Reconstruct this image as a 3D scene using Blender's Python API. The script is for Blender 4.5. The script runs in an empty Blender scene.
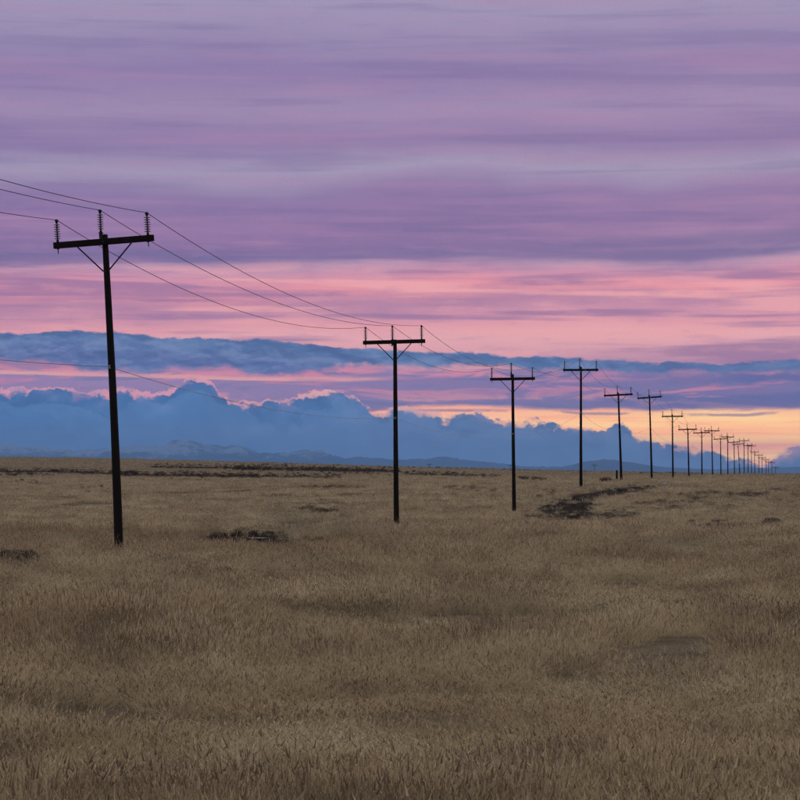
import bpy, math, random
import numpy as np
from mathutils import Matrix, Vector, Euler

SC = bpy.context.scene
COL = SC.collection
random.seed(7)
RNG = np.random.default_rng(11)

# ------------------------------------------------------------------ camera
F = 2400.0            # focal length in pixels of an 800 px wide picture
EYE = 2.28
PITCH = math.atan(76.0 / F)
cam_data = bpy.data.cameras.new('camera')
cam_data.sensor_width = 36.0
cam_data.lens = 36.0 * F / 800.0
cam_data.clip_start = 0.2
cam_data.clip_end = 200000.0
cam = bpy.data.objects.new('camera', cam_data)
COL.objects.link(cam)
cam.location = (0, 0, EYE)
cam.rotation_euler = (math.pi / 2 + PITCH, 0, 0)
SC.camera = cam
SC.render.resolution_x = 1024
SC.render.resolution_y = 1024
SC.cycles.max_bounces = 4
SC.cycles.diffuse_bounces = 2
SC.cycles.transmission_bounces = 2
SC.cycles.volume_bounces = 1
SC.cycles.use_denoising = True
SC.cycles.denoiser = 'OPENIMAGEDENOISE'
SC.cycles.denoising_input_passes = 'RGB_ALBEDO_NORMAL'
SC.cycles.denoising_prefilter = 'NONE'      # keeps the grass crisp
SC.cycles.use_adaptive_sampling = True
SC.cycles.adaptive_threshold = 0.03
SC.cycles.adaptive_min_samples = 16

SC.view_settings.view_transform = 'Standard'
SC.view_settings.look = 'None'
SC.view_settings.exposure = 0.12
SC.view_settings.gamma = 1.0
SC.view_settings.use_curve_mapping = False

SUN_AZ = math.radians(8.6)       # clockwise from +Y, where the glow is
SUN_EL = math.radians(4.0)
HAZE = 1.25 / 42000.0


def lin(r, g, b):
    def c(v):
        v /= 255.0
        return v / 12.92 if v <= 0.04045 else ((v + 0.055) / 1.055) ** 2.4
    return (c(r), c(g), c(b), 1.0)


# ------------------------------------------------------------------ node helper
class G:
    """small expression helper over a node tree"""
    def __init__(self, nt):
        self.nt = nt
        self.dim = '3D'

    def put(self, sock, v):
        if isinstance(v, bpy.types.NodeSocket):
            self.nt.links.new(v, sock)
        elif v is not None:
            sock.default_value = v

    def m(self, op, a, b=None, c=None, clamp=False):
        n = self.nt.nodes.new('ShaderNodeMath')
        n.operation = op
        n.use_clamp = clamp
        self.put(n.inputs[0], a)
        if b is not None:
            self.put(n.inputs[1], b)
        if c is not None:
            self.put(n.inputs[2], c)
        return n.outputs[0]

    def add(self, a, b): return self.m('ADD', a, b)
    def sub(self, a, b): return self.m('SUBTRACT', a, b)
    def mul(self, a, b): return self.m('MULTIPLY', a, b)

    def vec(self, x, y, z=0.0):
        n = self.nt.nodes.new('ShaderNodeCombineXYZ')
        self.put(n.inputs[0], x); self.put(n.inputs[1], y); self.put(n.inputs[2], z)
        return n.outputs[0]

    def noise(self, v, scale=1.0, detail=4.0, rough=0.5, dist=0.0):
        n = self.nt.nodes.new('ShaderNodeTexNoise')
        n.noise_dimensions = self.dim
        self.put(n.inputs['Vector'], v)
        n.inputs['Scale'].default_value = scale
        n.inputs['Detail'].default_value = detail
        n.inputs['Roughness'].default_value = rough
        n.inputs['Distortion'].default_value = dist
        return n.outputs[0]

    def vor(self, v, scale=1.0, detail=3.0, rough=0.5):
        n = self.nt.nodes.new('ShaderNodeTexVoronoi')
        n.voronoi_dimensions = '2D'
        n.feature = 'F1'
        n.normalize = True
        self.put(n.inputs['Vector'], v)
        n.inputs['Scale'].default_value = scale
        n.inputs['Detail'].default_value = detail
        n.inputs['Roughness'].default_value = rough
        return n.outputs['Distance']

    def ss(self, v, a, b, lo=0.0, hi=1.0, kind='SMOOTHSTEP'):
        n = self.nt.nodes.new('ShaderNodeMapRange')
        n.interpolation_type = kind
        n.clamp = True
        self.put(n.inputs[0], v)
        for i, q in zip((1, 2, 3, 4), (a, b, lo, hi)):
            self.put(n.inputs[i], q)
        return n.outputs[0]

    def mix(self, f, a, b, mode='MIX'):
        n = self.nt.nodes.new('ShaderNodeMix')
        n.data_type = 'RGBA'
        n.blend_type = mode
        n.clamp_factor = True
        self.put(n.inputs[0], f)
        self.put(n.inputs[6], a)
        self.put(n.inputs[7], b)
        return n.outputs[2]

    def ramp(self, f, stops, interp='LINEAR'):
        n = self.nt.nodes.new('ShaderNodeValToRGB')
        cr = n.color_ramp
        cr.interpolation = interp
        while len(cr.elements) < len(stops):
            cr.elements.new(0.5)
        for e, (p, c) in zip(cr.elements, stops):
            e.position = p
            e.color = c
        self.put(n.inputs[0], f)
        return n.outputs[0]

    def curve(self, x, pts, x0, x1, y0, y1):
        """piecewise function through pts, given in natural units"""
        n = self.nt.nodes.new('ShaderNodeFloatCurve')
        cm = n.mapping
        cm.use_clip = True
        cu = cm.curves[0]
        q = [((a - x0) / (x1 - x0), (b - y0) / (y1 - y0)) for a, b in pts]
        while len(cu.points) < len(q):
            cu.points.new(0.5, 0.5)
        for p, (a, b) in zip(cu.points, q):
            p.location = (a, b)
            p.handle_type = 'AUTO_CLAMPED'
        cm.update()
        t = self.ss(x, x0, x1, 0.0, 1.0, 'LINEAR')
        self.put(n.inputs['Value'], t)
        return self.ss(n.outputs[0], 0.0, 1.0, y0, y1, 'LINEAR')


# ------------------------------------------------------------------ sky
world = bpy.data.worlds.new('World')
SC.world = world
world.use_nodes = True
wt = world.node_tree
wt.nodes.clear()
g = G(wt)
g.dim = '2D'
out = wt.nodes.new('ShaderNodeOutputWorld')
bg = wt.nodes.new('ShaderNodeBackground')
tc = wt.nodes.new('ShaderNodeTexCoord')
sep = wt.nodes.new('ShaderNodeSeparateXYZ')
wt.links.new(tc.outputs['Generated'], sep.inputs[0])
dx, dy, dz = sep.outputs
az = g.m('ARCTAN2', dx, dy)
el = g.m('ARCSINE', dz)
# azimuth / elevation in units of 1/2400 rad; u grows to the right, v downwards, v = 476 on the horizon
u = g.add(g.mul(az, F), 400.0)
v = g.sub(476.0, g.mul(el, F))


def uv(su, sv, seed):
    return g.vec(g.m('MULTIPLY_ADD', u, su, seed * 13.7), g.m('MULTIPLY_ADD', v, sv, seed * 7.3))


def relief(su, sv, seed, det, rough, du, dv):
    a_ = g.noise(uv(su, sv, seed), 1, det, rough)
    p2 = g.vec(g.m('MULTIPLY_ADD', u, su, seed * 13.7 + du * su), g.m('MULTIPLY_ADD', v, sv, seed * 7.3 + dv * sv))
    return g.sub(a_, g.noise(p2, 1, det, rough))


# clear air behind the clouds
nish = wt.nodes.new('ShaderNodeTexSky')
nish.sky_type = 'NISHITA'
nish.sun_disc = False
nish.sun_elevation = SUN_EL
nish.sun_rotation = SUN_AZ
nish.air_density = 1.3
nish.dust_density = 2.0
clear = g.mix(1.0, nish.outputs[0], (0.03, 0.03, 0.03, 1), 'MULTIPLY')

# --- high sheets of cloud: purple-grey bands over pink
wob = g.mul(g.sub(g.noise(uv(.0045, .012, 3.1), 1, 3, .5), .5), 34.0)
tilt = g.mul(g.sub(u, 400.0), .012)
v1 = g.add(g.add(v, wob), tilt)
V0, V1 = -1400.0, 430.0


def st(vv, *c):
    return ((vv - V0) / (V1 - V0), lin(*c))


high = g.ramp(g.ss(v1, V0, V1, 0, 1, 'LINEAR'), [
    st(-1400, 206, 208, 214), st(-500, 190, 190, 204), st(20, 158, 146, 180), st(70, 142, 122, 168), st(112, 160, 138, 176), st(148, 144, 120, 166), st(172, 164, 152, 182),
    st(196, 142, 116, 164), st(228, 154, 118, 164), st(250, 134, 106, 156), st(259, 142, 116, 160), st(264, 184, 148, 178),
    st(275, 218, 148, 172), st(287, 246, 154, 164), st(299, 192, 132, 164), st(312, 214, 146, 170),
    st(324, 246, 164, 172), st(336, 252, 180, 182), st(350, 244, 172, 178), st(362, 214, 152, 172),
    st(378, 170, 124, 170), st(398, 156, 118, 170), st(420, 182, 126, 164)])
s1 = g.noise(uv(.0024, .052, 7.7), 1, 3, .5, .2)
s2 = g.noise(uv(.006, .12, 1.3), 1, 3, .5)
st_all = g.add(g.mul(s1, .7), g.mul(s2, .3))
upper = g.ss(v1, 255.0, 275.0, 1.0, 0.0)
shade_c = g.mix(upper, lin(160, 114, 158), lin(112, 98, 150))
lite_c = g.mix(upper, lin(255, 176, 176), lin(176, 134, 172))
calm = g.ss(v1, 180.0, 275.0, .36, 1.0)
high = g.mix(g.mul(g.ss(st_all, .50, .64, 0, .8), calm), high, shade_c)
high = g.mix(g.mul(g.ss(st_all, .48, .36, 0, .75), calm), high, lite_c)
# the upper sheet thickens and greys towards the right
right_dark = g.mul(g.ss(u, 380.0, 800.0), g.mul(g.ss(v1, 225.0, 240.0), g.ss(v1, 263.0, 256.0)))
high = g.mix(g.mul(right_dark, .6), high, lin(104, 98, 150))
s3 = g.noise(uv(.016, .085, 3.9), 1, 4, .6)
high = g.mix(g.mul(g.ss(s3, .52, .72, 0, .24), calm), high, shade_c)
high = g.mix(g.mul(g.ss(s3, .48, .28, 0, .24), calm), high, lite_c)
sky = g.mix(.96, clear, high)

# --- lower veil, purple with pink filaments
f1 = g.noise(uv(.010, .075, 5.2), 1, 4, .58, .5)
f2 = g.noise(uv(.022, .12, 9.4), 1, 3, .6, .8)
veil = g.mix(g.ss(u, 100.0, 700.0), lin(170, 134, 176), lin(142, 116, 164))
veil = g.mix(g.ss(f1, .53, .68, 0, .9), veil, g.mix(g.ss(v, 385.0, 405.0), lin(222, 134, 164), lin(238, 160, 166)))
veil = g.mix(g.ss(f1, .46, .32, 0, .6), veil, lin(124, 114, 164))
veil_top = g.add(366.0, g.mul(g.sub(f2, .5), 22.0))
veil_a = g.ss(v, veil_top, g.add(veil_top, 12.0))
sky = g.mix(veil_a, sky, veil)
# broad pink flush below the blue band
flush_mid = g.curve(u, [(-400, 376), (0, 370), (200, 374), (360, 374), (450, 373), (560, 380), (640, 378), (800, 378), (1200, 378)], -400, 1200, 340, 420)
fl_d = g.m('ABSOLUTE', g.sub(v, g.add(flush_mid, g.mul(g.sub(f1, .5), 14.0))))
fl_a = g.mul(g.ss(fl_d, 7.0, 0.5), g.mul(g.ss(f2, .36, .62), g.ss(u, 700.0, 430.0, .25, 1.0)))
sky = g.mix(g.mul(fl_a, .85), sky, lin(246, 146, 162))
# thin bright strip with a sharp lower edge, left half
strip_lo = g.add(g.curve(u, [(-400, 374), (0, 376), (100, 377.5), (200, 379.5), (320, 381.5), (400, 380), (520, 378), (1200, 378)], -400, 1200, 340, 420),
                 g.mul(g.sub(g.noise(uv(.012, .02, 4.4), 1, 2, .5), .5), 3.0))
strip = g.mul(g.mul(g.ss(v, g.sub(strip_lo, 5.5), g.sub(strip_lo, 2.0)), g.ss(v, g.add(strip_lo, .6), g.sub(strip_lo, .8))),
              g.mul(g.ss(u, 410.0, 330.0), g.ss(s2, .30, .52, .35, 1.0)))
sky = g.mix(strip, sky, lin(255, 176, 164))

# --- open bright sky low down on the right
glow_top = g.add(g.curve(u, [(-400, 440), (330, 420), (400, 407), (450, 405), (520, 408), (600, 410), (700, 409), (800, 410), (1200, 414)], -400, 1200, 380, 460),
                 g.mul(g.sub(g.noise(uv(.012, .05, 2.9), 1, 3, .55), .5), 9.0))
glow_a = g.ss(v, g.sub(glow_top, 2.5), g.add(glow_top, 3.0))
glow_c = g.ramp(g.ss(v, 405.0, 465.0, 0, 1, 'LINEAR'), [
    (0, lin(248, 178, 166)), (.10, lin(252, 194, 160)), (.26, lin(255, 212, 160)), (.42, lin(255, 190, 140)),
    (.56, lin(255, 204, 146)), (.70, lin(254, 176, 128)), (.86, lin(255, 206, 150)), (1, lin(255, 190, 150))])
glow_c = g.mix(g.ss(u, 640.0, 380.0, 0, .75), glow_c, lin(248, 172, 166))
gs = g.noise(uv(.007, .16, 6.6), 1, 2, .5, .2)
glow_c = g.mix(g.ss(gs, .52, .70, 0, .55), glow_c, lin(244, 158, 134))
glow_c = g.mix(g.ss(gs, .44, .30, 0, .5), glow_c, lin(255, 222, 172))
az_glow = g.m('ABSOLUTE', g.sub(u, 770.0))
glow_c = g.mix(g.ss(az_glow, 900.0, 2600.0), glow_c, lin(176, 142, 176))
glow_c = g.mix(g.ss(az_glow, 1200.0, 300.0), glow_c, g.mix(g.ss(v, 408.0, 458.0, 0, 1, 'LINEAR'), (1.8, 1.52, .85, 1), (3.8, 3.0, .90, 1)), 'MULTIPLY')
sky = g.mix(glow_a, sky, glow_c)
# thin purple bars across it
bar_v = g.curve(u, [(-400, 404), (400, 409), (560, 412), (700, 415), (800, 413), (1200, 412)], -400, 1200, 380, 460)
bar_n = g.noise(uv(.016, .03, 8.1), 1, 3, .5)
bar = g.mul(g.ss(g.m('ABSOLUTE', g.sub(v, g.add(bar_v, g.mul(g.sub(bar_n, .5), 5.0)))), 2.2, .6), g.ss(bar_n, .44, .58))
sky = g.mix(g.mul(bar, .7), sky, lin(168, 118, 150))

# --- blue band of cloud half way up
bn = g.vor(uv(.019, .045, 2.2), 1, 3, .6)
bn2 = g.noise(uv(.022, .05, 6.2), 1, 5, .62)
band_top = g.curve(u, [(-900, 350), (-400, 338), (0, 334), (60, 333), (150, 336), (230, 341), (290, 343), (340, 348), (400, 352), (470, 353),
                       (520, 357), (600, 360), (660, 364), (700, 366), (760, 363), (800, 362), (1200, 350), (1600, 352)], -900, 1600, 300, 420)
band_top = g.add(band_top, g.add(g.mul(g.sub(bn, .42), 12.0), g.mul(g.sub(bn2, .5), 12.0)))
band_bot = g.curve(u, [(-900, 372), (-400, 372), (0, 362), (60, 366), (120, 372), (200, 368), (250, 373), (300, 374), (350, 367), (420, 365), (520, 369),
                       (600, 371), (700, 373), (800, 372), (1200, 374), (1600, 374)], -900, 1600, 300, 420)
band_bot = g.add(band_bot, g.mul(g.sub(g.noise(uv(.028, .05, 5.5), 1, 3, .6), .5), 16.0))
band_a = g.mul(g.ss(v, g.sub(band_top, .8), g.add(band_top, 2.2)), g.ss(v, g.add(band_bot, 3.0), g.sub(band_bot, 3.5)))
band_c = g.mix(g.ss(g.add(g.mul(bn2, .6), g.mul(g.noise(uv(.02, .06, 1.9), 1, 3, .6), .4)), .40, .62), lin(64, 102, 154), lin(96, 128, 174))
band_c = g.mix(g.ss(v, g.add(band_top, 8.0), g.add(band_top, 30.0), 0, .55), band_c, lin(104, 108, 166))
rb = relief(.020, .060, 8.8, 4, .58, 4.0, -4.0)
band_c = g.mix(g.ss(rb, .02, .15, 0, .6), band_c, lin(50, 84, 134))
band_c = g.mix(g.ss(rb, -.02, -.15, 0, .6), band_c, lin(122, 142, 184))
band_c = g.mix(g.ss(u, 480.0, 760.0, 0, .45), band_c, lin(108, 114, 162))
sky = g.mix(g.mul(band_a, .96), sky, band_c)
# a second thin grey-blue bar on the right
b2 = g.mul(g.ss(g.m('ABSOLUTE', g.sub(v, g.add(379.0, g.mul(g.sub(bn2, .5), 12.0)))), 6.0, 2.0), g.ss(u, 640.0, 760.0))
sky = g.mix(g.mul(b2, .8), sky, lin(96, 98, 156))
b3 = g.mul(g.ss(g.m('ABSOLUTE', g.sub(v, g.add(401.0, g.mul(g.sub(f1, .5), 14.0)))), 8.0, 2.0), g.ss(u, 560.0, 680.0))
sky = g.mix(g.mul(b3, .65), sky, lin(104, 98, 154))

# --- cumulus bank along the horizon
kn = g.vor(uv(.030, .036, 4.7), 1, 3, .62)
kn2 = g.noise(uv(.045, .055, 3.3), 1, 5, .64)
bank_top = g.curve(u, [(-1400, 400), (-900, 412), (-400, 398), (-100, 392), (0, 393), (60, 394), (95, 396), (130, 393), (165, 392), (182, 387), (195, 380), (207, 382), (218, 396),
                       (232, 403), (265, 404), (300, 398), (322, 391), (337, 390), (345, 402), (360, 404), (374, 416), (388, 411), (405, 409),
                       (420, 412), (440, 416), (452, 418), (466, 412), (482, 414), (495, 420), (520, 421), (545, 426), (575, 427), (602, 434), (614, 428),
                       (632, 434), (655, 444), (690, 448), (715, 453), (745, 460), (760, 462), (775, 455), (790, 449), (810, 446), (860, 440), (1100, 432), (1500, 424), (2200, 414)],
                   -1400, 2200, 340, 500)
edge = g.add(g.mul(g.sub(kn, .40), 21.0), g.mul(g.sub(kn2, .5), 19.0))
bank_top = g.add(bank_top, edge)
dep = g.sub(v, bank_top)                         # distance below the cloud tops
rl = relief(.019, .026, 2.6, 4, .50, 8.0, -10.0)
bi = g.noise(uv(.011, .014, 6.1), 1, 3, .55)
bi2 = g.noise(uv(.03, .04, 1.1), 1, 3, .55)
bank_a = g.ss(dep, -.8, g.ss(bi2, .38, .62, 1.6, 9.0))
bank_c = g.mix(g.ss(u, 60.0, 760.0), lin(62, 112, 172), lin(108, 136, 178))
bank_c = g.mix(g.ss(bi, .42, .66, 0, .45), bank_c, lin(84, 130, 186))
bank_c = g.mix(g.ss(bi2, .52, .30, 0, .35), bank_c, lin(58, 96, 152))
bank_c = g.mix(g.ss(dep, 18.0, 0.0, 0, .40), bank_c, lin(70, 100, 154))
rl_s = g.ss(dep, 60.0, 6.0, .2, 1.0)
bank_c = g.mix(g.mul(g.ss(rl, .00, .20, 0, .60), rl_s), bank_c, lin(50, 88, 144))
bank_c = g.mix(g.mul(g.ss(rl, .00, -.20, 0, .65), rl_s), bank_c, g.mix(g.ss(dep, 22.0, 4.0), lin(116, 148, 196), lin(150, 146, 190)))
# nearer, hazier heads in front of the bank
dep2 = g.add(g.sub(dep, g.m('MULTIPLY_ADD', bi, 90.0, -28.0)), g.add(g.mul(g.sub(kn2, .5), 22.0), g.mul(g.sub(kn, .4), -16.0)))
bank_c = g.mix(g.mul(g.ss(dep2, -12.0, 0.0), g.ss(dep2, 1.5, 0.0, 0, .30)), bank_c, lin(54, 92, 148))
bank_c = g.mix(g.mul(g.ss(dep2, 0.0, 2.5, 0, .42), g.ss(dep2, 46.0, 6.0, .35, 1.0)), bank_c, lin(100, 142, 194))
far_right = g.mul(g.ss(u, 735.0, 780.0), g.ss(dep, 20.0, 4.0))
bank_c = g.mix(g.mul(far_right, .9), bank_c, (1.05, .46, .46, 1))
sky = g.mix(g.mul(bank_a, .985), sky, bank_c)
# lit rims of the cumulus heads
rim_w = g.noise(uv(.024, .02, 7.3), 1, 3, .6)
rim_t = g.ss(rim_w, .38, .64, .6, 9.0)
rim = g.mul(g.ss(dep, -1.6, .2), g.ss(dep, rim_t, g.mul(rim_t, .35)))
rim = g.mul(rim, g.mul(g.ss(rim_w, .37, .52), g.ss(u, 470.0, 400.0, .12, 1.0)))
rim = g.mul(rim, g.ss(kn2, .34, .52, .55, 1.0))
thin = g.mul(g.mul(g.ss(dep, -2.2, -.2), g.ss(dep, 2.4, .2)), g.mul(g.ss(f2, .36, .56), g.ss(u, 560.0, 420.0, .35, 1.0)))
rim = g.m('MAXIMUM', rim, g.mul(thin, .8))
rim_col = g.mix(g.ss(u, 180.0, 400.0), (1.10, .42, .46, 1), (1.25, .60, .46, 1))
sky = g.mix(g.mul(rim, .9), sky, rim_col)

wt.links.new(sky, bg.inputs['Color'])
bg.inputs['Strength'].default_value = 1.0
wt.links.new(bg.outputs[0], out.inputs['Surface'])
world.cycles.sampling_method = 'NONE'

# ------------------------------------------------------------------ last light of the sun through the cloud
sd = bpy.data.lights.new('sun', 'SUN')
sd.energy = 0.5
sd.angle = math.radians(20)
sd.color = (1.0, 0.66, 0.46)
sun = bpy.data.objects.new('sun', sd)
COL.objects.link(sun)
sun.location = (300, 2000, 400)
sdir = Vector((math.sin(SUN_AZ) * math.cos(SUN_EL), math.cos(SUN_AZ) * math.cos(SUN_EL), math.sin(SUN_EL)))
sun.rotation_euler = sdir.to_track_quat('Z', 'Y').to_euler()


# ------------------------------------------------------------------ general helpers
def at(x, y, Y):
    """world point at distance Y ahead, seen towards pixel x, y"""
    ux, uy = (x - 400) / F, (400 - y) / F
    dY = math.cos(PITCH) - math.sin(PITCH) * uy
    dZ = math.sin(PITCH) + math.cos(PITCH) * uy
    s = Y / dY
    return Vector((ux * s, Y, EYE + dZ * s))


def proj(X, Y, Z):
    Z = Z - EYE
    d = Y * math.cos(PITCH) + Z * math.sin(PITCH)
    w = -Y * math.sin(PITCH) + Z * math.cos(PITCH)
    d = np.where(d > .5, d, .5)
    return 400 + F * X / d, 400 - F * w / d


def hash2(ix, iy, seed):
    h = (ix.astype(np.int64) * 374761393 + iy.astype(np.int64) * 668265263 + seed * 1442695041) & 0x7fffffff
    h = ((h ^ (h >> 13)) * 1274126177) & 0x7fffffff
    return ((h ^ (h >> 16)) & 0xffff) / 65535.0


def vnoise(x, y, seed=0):
    ix, iy = np.floor(x), np.floor(y)
    fx, fy = x - ix, y - iy
    fx, fy = fx * fx * (3 - 2 * fx), fy * fy * (3 - 2 * fy)
    a = hash2(ix, iy, seed); b = hash2(ix + 1, iy, seed)
    c = hash2(ix, iy + 1, seed); d = hash2(ix + 1, iy + 1, seed)
    return a + (b - a) * fx + (c - a) * fy + (a - b - c + d) * fx * fy


def fbm(x, y, seed=0, octv=4, rough=.5):
    s = 0; w = 1; t = 0
    for k in range(octv):
        s = s + w * vnoise(x * 2 ** k + 17.3 * k, y * 2 ** k - 9.1 * k, seed + k)
        t += w; w *= rough
    return s / t


def obj(name, verts, faces, mat, parent=None, smooth=False):
    me = bpy.data.meshes.new(name)
    me.from_pydata([tuple(p) for p in verts], [], faces)
    me.update()
    if smooth:
        me.polygons.foreach_set('use_smooth', [True] * len(me.polygons))
    if mat:
        me.materials.append(mat)
    o = bpy.data.objects.new(name, me)
    COL.objects.link(o)
    if parent:
        o.parent = parent
    return o


def tag(o, label=None, cat=None, group=None, kind=None):
    for k, q in (('label', label), ('category', cat), ('group', group), ('kind', kind)):
        if q:
            o[k] = q
    return o


class MB:
    """collects simple shapes into one mesh"""
    def __init__(self):
        self.v, self.f = [], []

    def box(self, c, s, bev=.0):
        cx, cy, cz = c; a, b, d = (q / 2 for q in s)
        n = len(self.v)
        if bev <= 0:
            for z in (-d, d):
                for x, y in ((-a, -b), (a, -b), (a, b), (-a, b)):
                    self.v.append((cx + x, cy + y, cz + z))
            self.f += [tuple(n + i for i in q) for q in ((3, 2, 1, 0), (4, 5, 6, 7), (0, 1, 5, 4), (1, 2, 6, 5), (2, 3, 7, 6), (3, 0, 4, 7))]
        else:   # octagonal section along x with chamfered ends
            e = bev
            sec = [(-b + e, -d), (b - e, -d), (b, -d + e), (b, d - e), (b - e, d), (-b + e, d), (-b, d - e), (-b, -d + e)]
            for x, k in ((-a, .92), (-a + e, 1), (a - e, 1), (a, .92)):
                for y, z in sec:
                    self.v.append((cx + x, cy + y * k, cz + z * k))
            for r in range(3):
                for i in range(8):
                    j = (i + 1) % 8
                    self.f.append((n + r * 8 + i, n + r * 8 + 8 + i, n + r * 8 + 8 + j, n + r * 8 + j))
            self.f.append(tuple(n + i for i in range(8)))
            self.f.append(tuple(n + 24 + i for i in reversed(range(8))))
        return self

    def lathe(self, prof, c=(0, 0, 0), n=12, axis='z'):
        k = len(self.v)
        for r, z in prof:
            for i in range(n):
                t = 2 * math.pi * i / n
                p = (r * math.cos(t), r * math.sin(t), z)
                if axis == 'y':
                    p = (p[0], p[2], p[1])
                self.v.append((c[0] + p[0], c[1] + p[1], c[2] + p[2]))
        for q in range(len(prof) - 1):
            for i in range(n):
                j = (i + 1) % n
                self.f.append((k + q * n + i, k + q * n + j, k + q * n + n + j, k + q * n + n + i))
        self.f.append(tuple(k + i for i in reversed(range(n))))
        self.f.append(tuple(k + (len(prof) - 1) * n + i for i in range(n)))
        return self

    def bar(self, p, q, w, t):
        """flat strap from p to q, w across (in the xz plane), t along y"""
        p, q = Vector(p), Vector(q)
        d = (q - p).normalized()
        s = d.cross(Vector((0, 1, 0))).normalized() * (w / 2)
        y = Vector((0, t / 2, 0))
        n = len(self.v)
        for b in (p, q):
            for o in (-s - y, s - y, s + y, -s + y):
                self.v.append(tuple(b + o))
        self.f += [tuple(n + i for i in r) for r in ((3, 2, 1, 0), (4, 5, 6, 7), (0, 1, 5, 4), (1, 2, 6, 5), (2, 3, 7, 6), (3, 0, 4, 7))]
        return self

    def mesh(self, name, mat, smooth=False):
        me = bpy.data.meshes.new(name)
        me.from_pydata(self.v, [], self.f)
        me.update()
        me.materials.append(mat)
        if smooth:
            me.polygons.foreach_set('use_smooth', [True] * len(me.polygons))
        return me


def link(name, me, parent=None, loc=(0, 0, 0), rot=(0, 0, 0)):
    o = bpy.data.objects.new(name, me)
    COL.objects.link(o)
    o.parent = parent
    o.location = loc
    o.rotation_euler = rot
    return o


# ------------------------------------------------------------------ materials
def new_mat(name):
    m = bpy.data.materials.new(name)
    m.use_nodes = True
    m.node_tree.nodes.clear()
    gg = G(m.node_tree)
    o = m.node_tree.nodes.new('ShaderNodeOutputMaterial')
    return m, gg, o


def principled(gg, o, color, rough, bump=None, bstr=.3, metal=0.0, spec=.3, bdist=.02):
    b = gg.nt.nodes.new('ShaderNodeBsdfPrincipled')
    gg.put(b.inputs['Base Color'], color)
    gg.put(b.inputs['Roughness'], rough)
    b.inputs['Metallic'].default_value = metal
    b.inputs['Specular IOR Level'].default_value = spec
    if bump is not None:
        n = gg.nt.nodes.new('ShaderNodeBump')
        n.inputs['Strength'].default_value = bstr
        n.inputs['Distance'].default_value = bdist
        gg.put(n.inputs['Height'], bump)
        gg.nt.links.new(n.outputs[0], b.inputs['Normal'])
    gg.nt.links.new(b.outputs[0], o.inputs['Surface'])
    return b


def objco(gg):
    t = gg.nt.nodes.new('ShaderNodeTexCoord')
    s = gg.nt.nodes.new('ShaderNodeSeparateXYZ')
    gg.nt.links.new(t.outputs['Object'], s.inputs[0])
    return s.outputs


def worldpos(gg):
    t = gg.nt.nodes.new('ShaderNodeNewGeometry')
    return t.outputs['Position']


def make_wood(name, along):
    m, gg, o = new_mat(name)
    x, y, z = objco(gg)
    if along == 'z':
        vc = gg.vec(gg.mul(x, 26), gg.mul(y, 26), gg.mul(z, .9))
    else:
        vc = gg.vec(gg.mul(x, .9), gg.mul(y, 26), gg.mul(z, 26))
    n1 = gg.noise(vc, 1, 6, .6)
    n2 = gg.noise(gg.vec(gg.mul(x, 2.2), gg.mul(y, 2.2), gg.mul(z, .7)), 1, 4, .5)
    c = gg.ramp(n1, [(.25, (.004, .003, .003, 1)), (.5, (.010, .008, .006, 1)), (.75, (.020, .016, .013, 1))])
    c = gg.mix(gg.ss(n2, .5, .75, 0, .6), c, (.018, .016, .014, 1))
    principled(gg, o, c, gg.ss(n1, .3, .7, .75, .95), n1, .6, spec=.15, bdist=.012)
    return m


M_POST = make_wood('creosoted_wood', 'z')
M_ARM = make_wood('weathered_arm_wood', 'x')


def make_plain(name, c0, c1, rough, metal=0.0, scale=30, spec=.3):
    m, gg, o = new_mat(name)
    t = gg.nt.nodes.new('ShaderNodeTexCoord')
    n = gg.noise(t.outputs['Object'], scale, 4, .6)
    principled(gg, o, gg.mix(gg.ss(n, .35, .65), c0, c1), gg.ss(n, .3, .7, rough - .08, rough + .08), n, .15, metal, spec)
    return m


M_STEEL = make_plain('rusted_steel', (.020, .015, .012, 1), (.035, .030, .028, 1), .6, .5)
M_PORC = make_plain('dark_porcelain', (.010, .008, .008, 1), (.020, .016, .015, 1), .45)
M_SHED = make_plain('grey_glazed_rim', (.16, .16, .18, 1), (.24, .23, .26, 1), .4)
M_WIRE = make_plain('stranded_aluminium', (.035, .035, .038, 1), (.06, .058, .062, 1), .55, .6)
M_NEUTRAL = make_plain('bright_aluminium', (.20, .20, .21, 1), (.28, .28, .29, 1), .45, .6)
M_STONE = make_plain('pale_stone', (.20, .19, .18, 1), (.36, .35, .34, 1), .9, 0, 6)


def make_ground():
    m, gg, o = new_mat('steppe_soil')
    P = worldpos(gg)
    at_ = gg.nt.nodes.new('ShaderNodeAttribute')
    at_.attribute_name = 'mud'
    mud = at_.outputs['Fac']
    n1 = gg.noise(P, .05, 6, .6)
    n2 = gg.noise(P, .6, 6, .65)
    n3 = gg.noise(P, 9, 5, .7)
    c = gg.ramp(n1, [(.32, (.105, .076, .046, 1)), (.46, (.165, .125, .080, 1)), (.56, (.215, .165, .105, 1)), (.70, (.150, .122, .084, 1))])
    c = gg.mix(gg.ss(n2, .46, .68, 0, .55), c, (.075, .056, .038, 1))
    c = gg.mix(gg.ss(n2, .44, .30, 0, .4), c, (.260, .205, .135, 1))
    c = gg.mix(gg.ss(n3, .35, .7, 0, .5), c, (.070, .054, .038, 1))
    mc = gg.mix(gg.ss(n3, .35, .65), (.022, .018, .015, 1), (.055, .045, .036, 1))
    mc = gg.mix(gg.ss(n2, .52, .66, 0, .5), mc, (.085, .072, .055, 1))
    c = gg.mix(gg.ss(mud, .25, .65), c, mc)
    r = 1.0
    principled(gg, o, c, r, gg.add(gg.mul(n3, .5), n2), .6, spec=.0, bdist=.15)
    return m


M_GROUND = make_ground()


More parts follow.
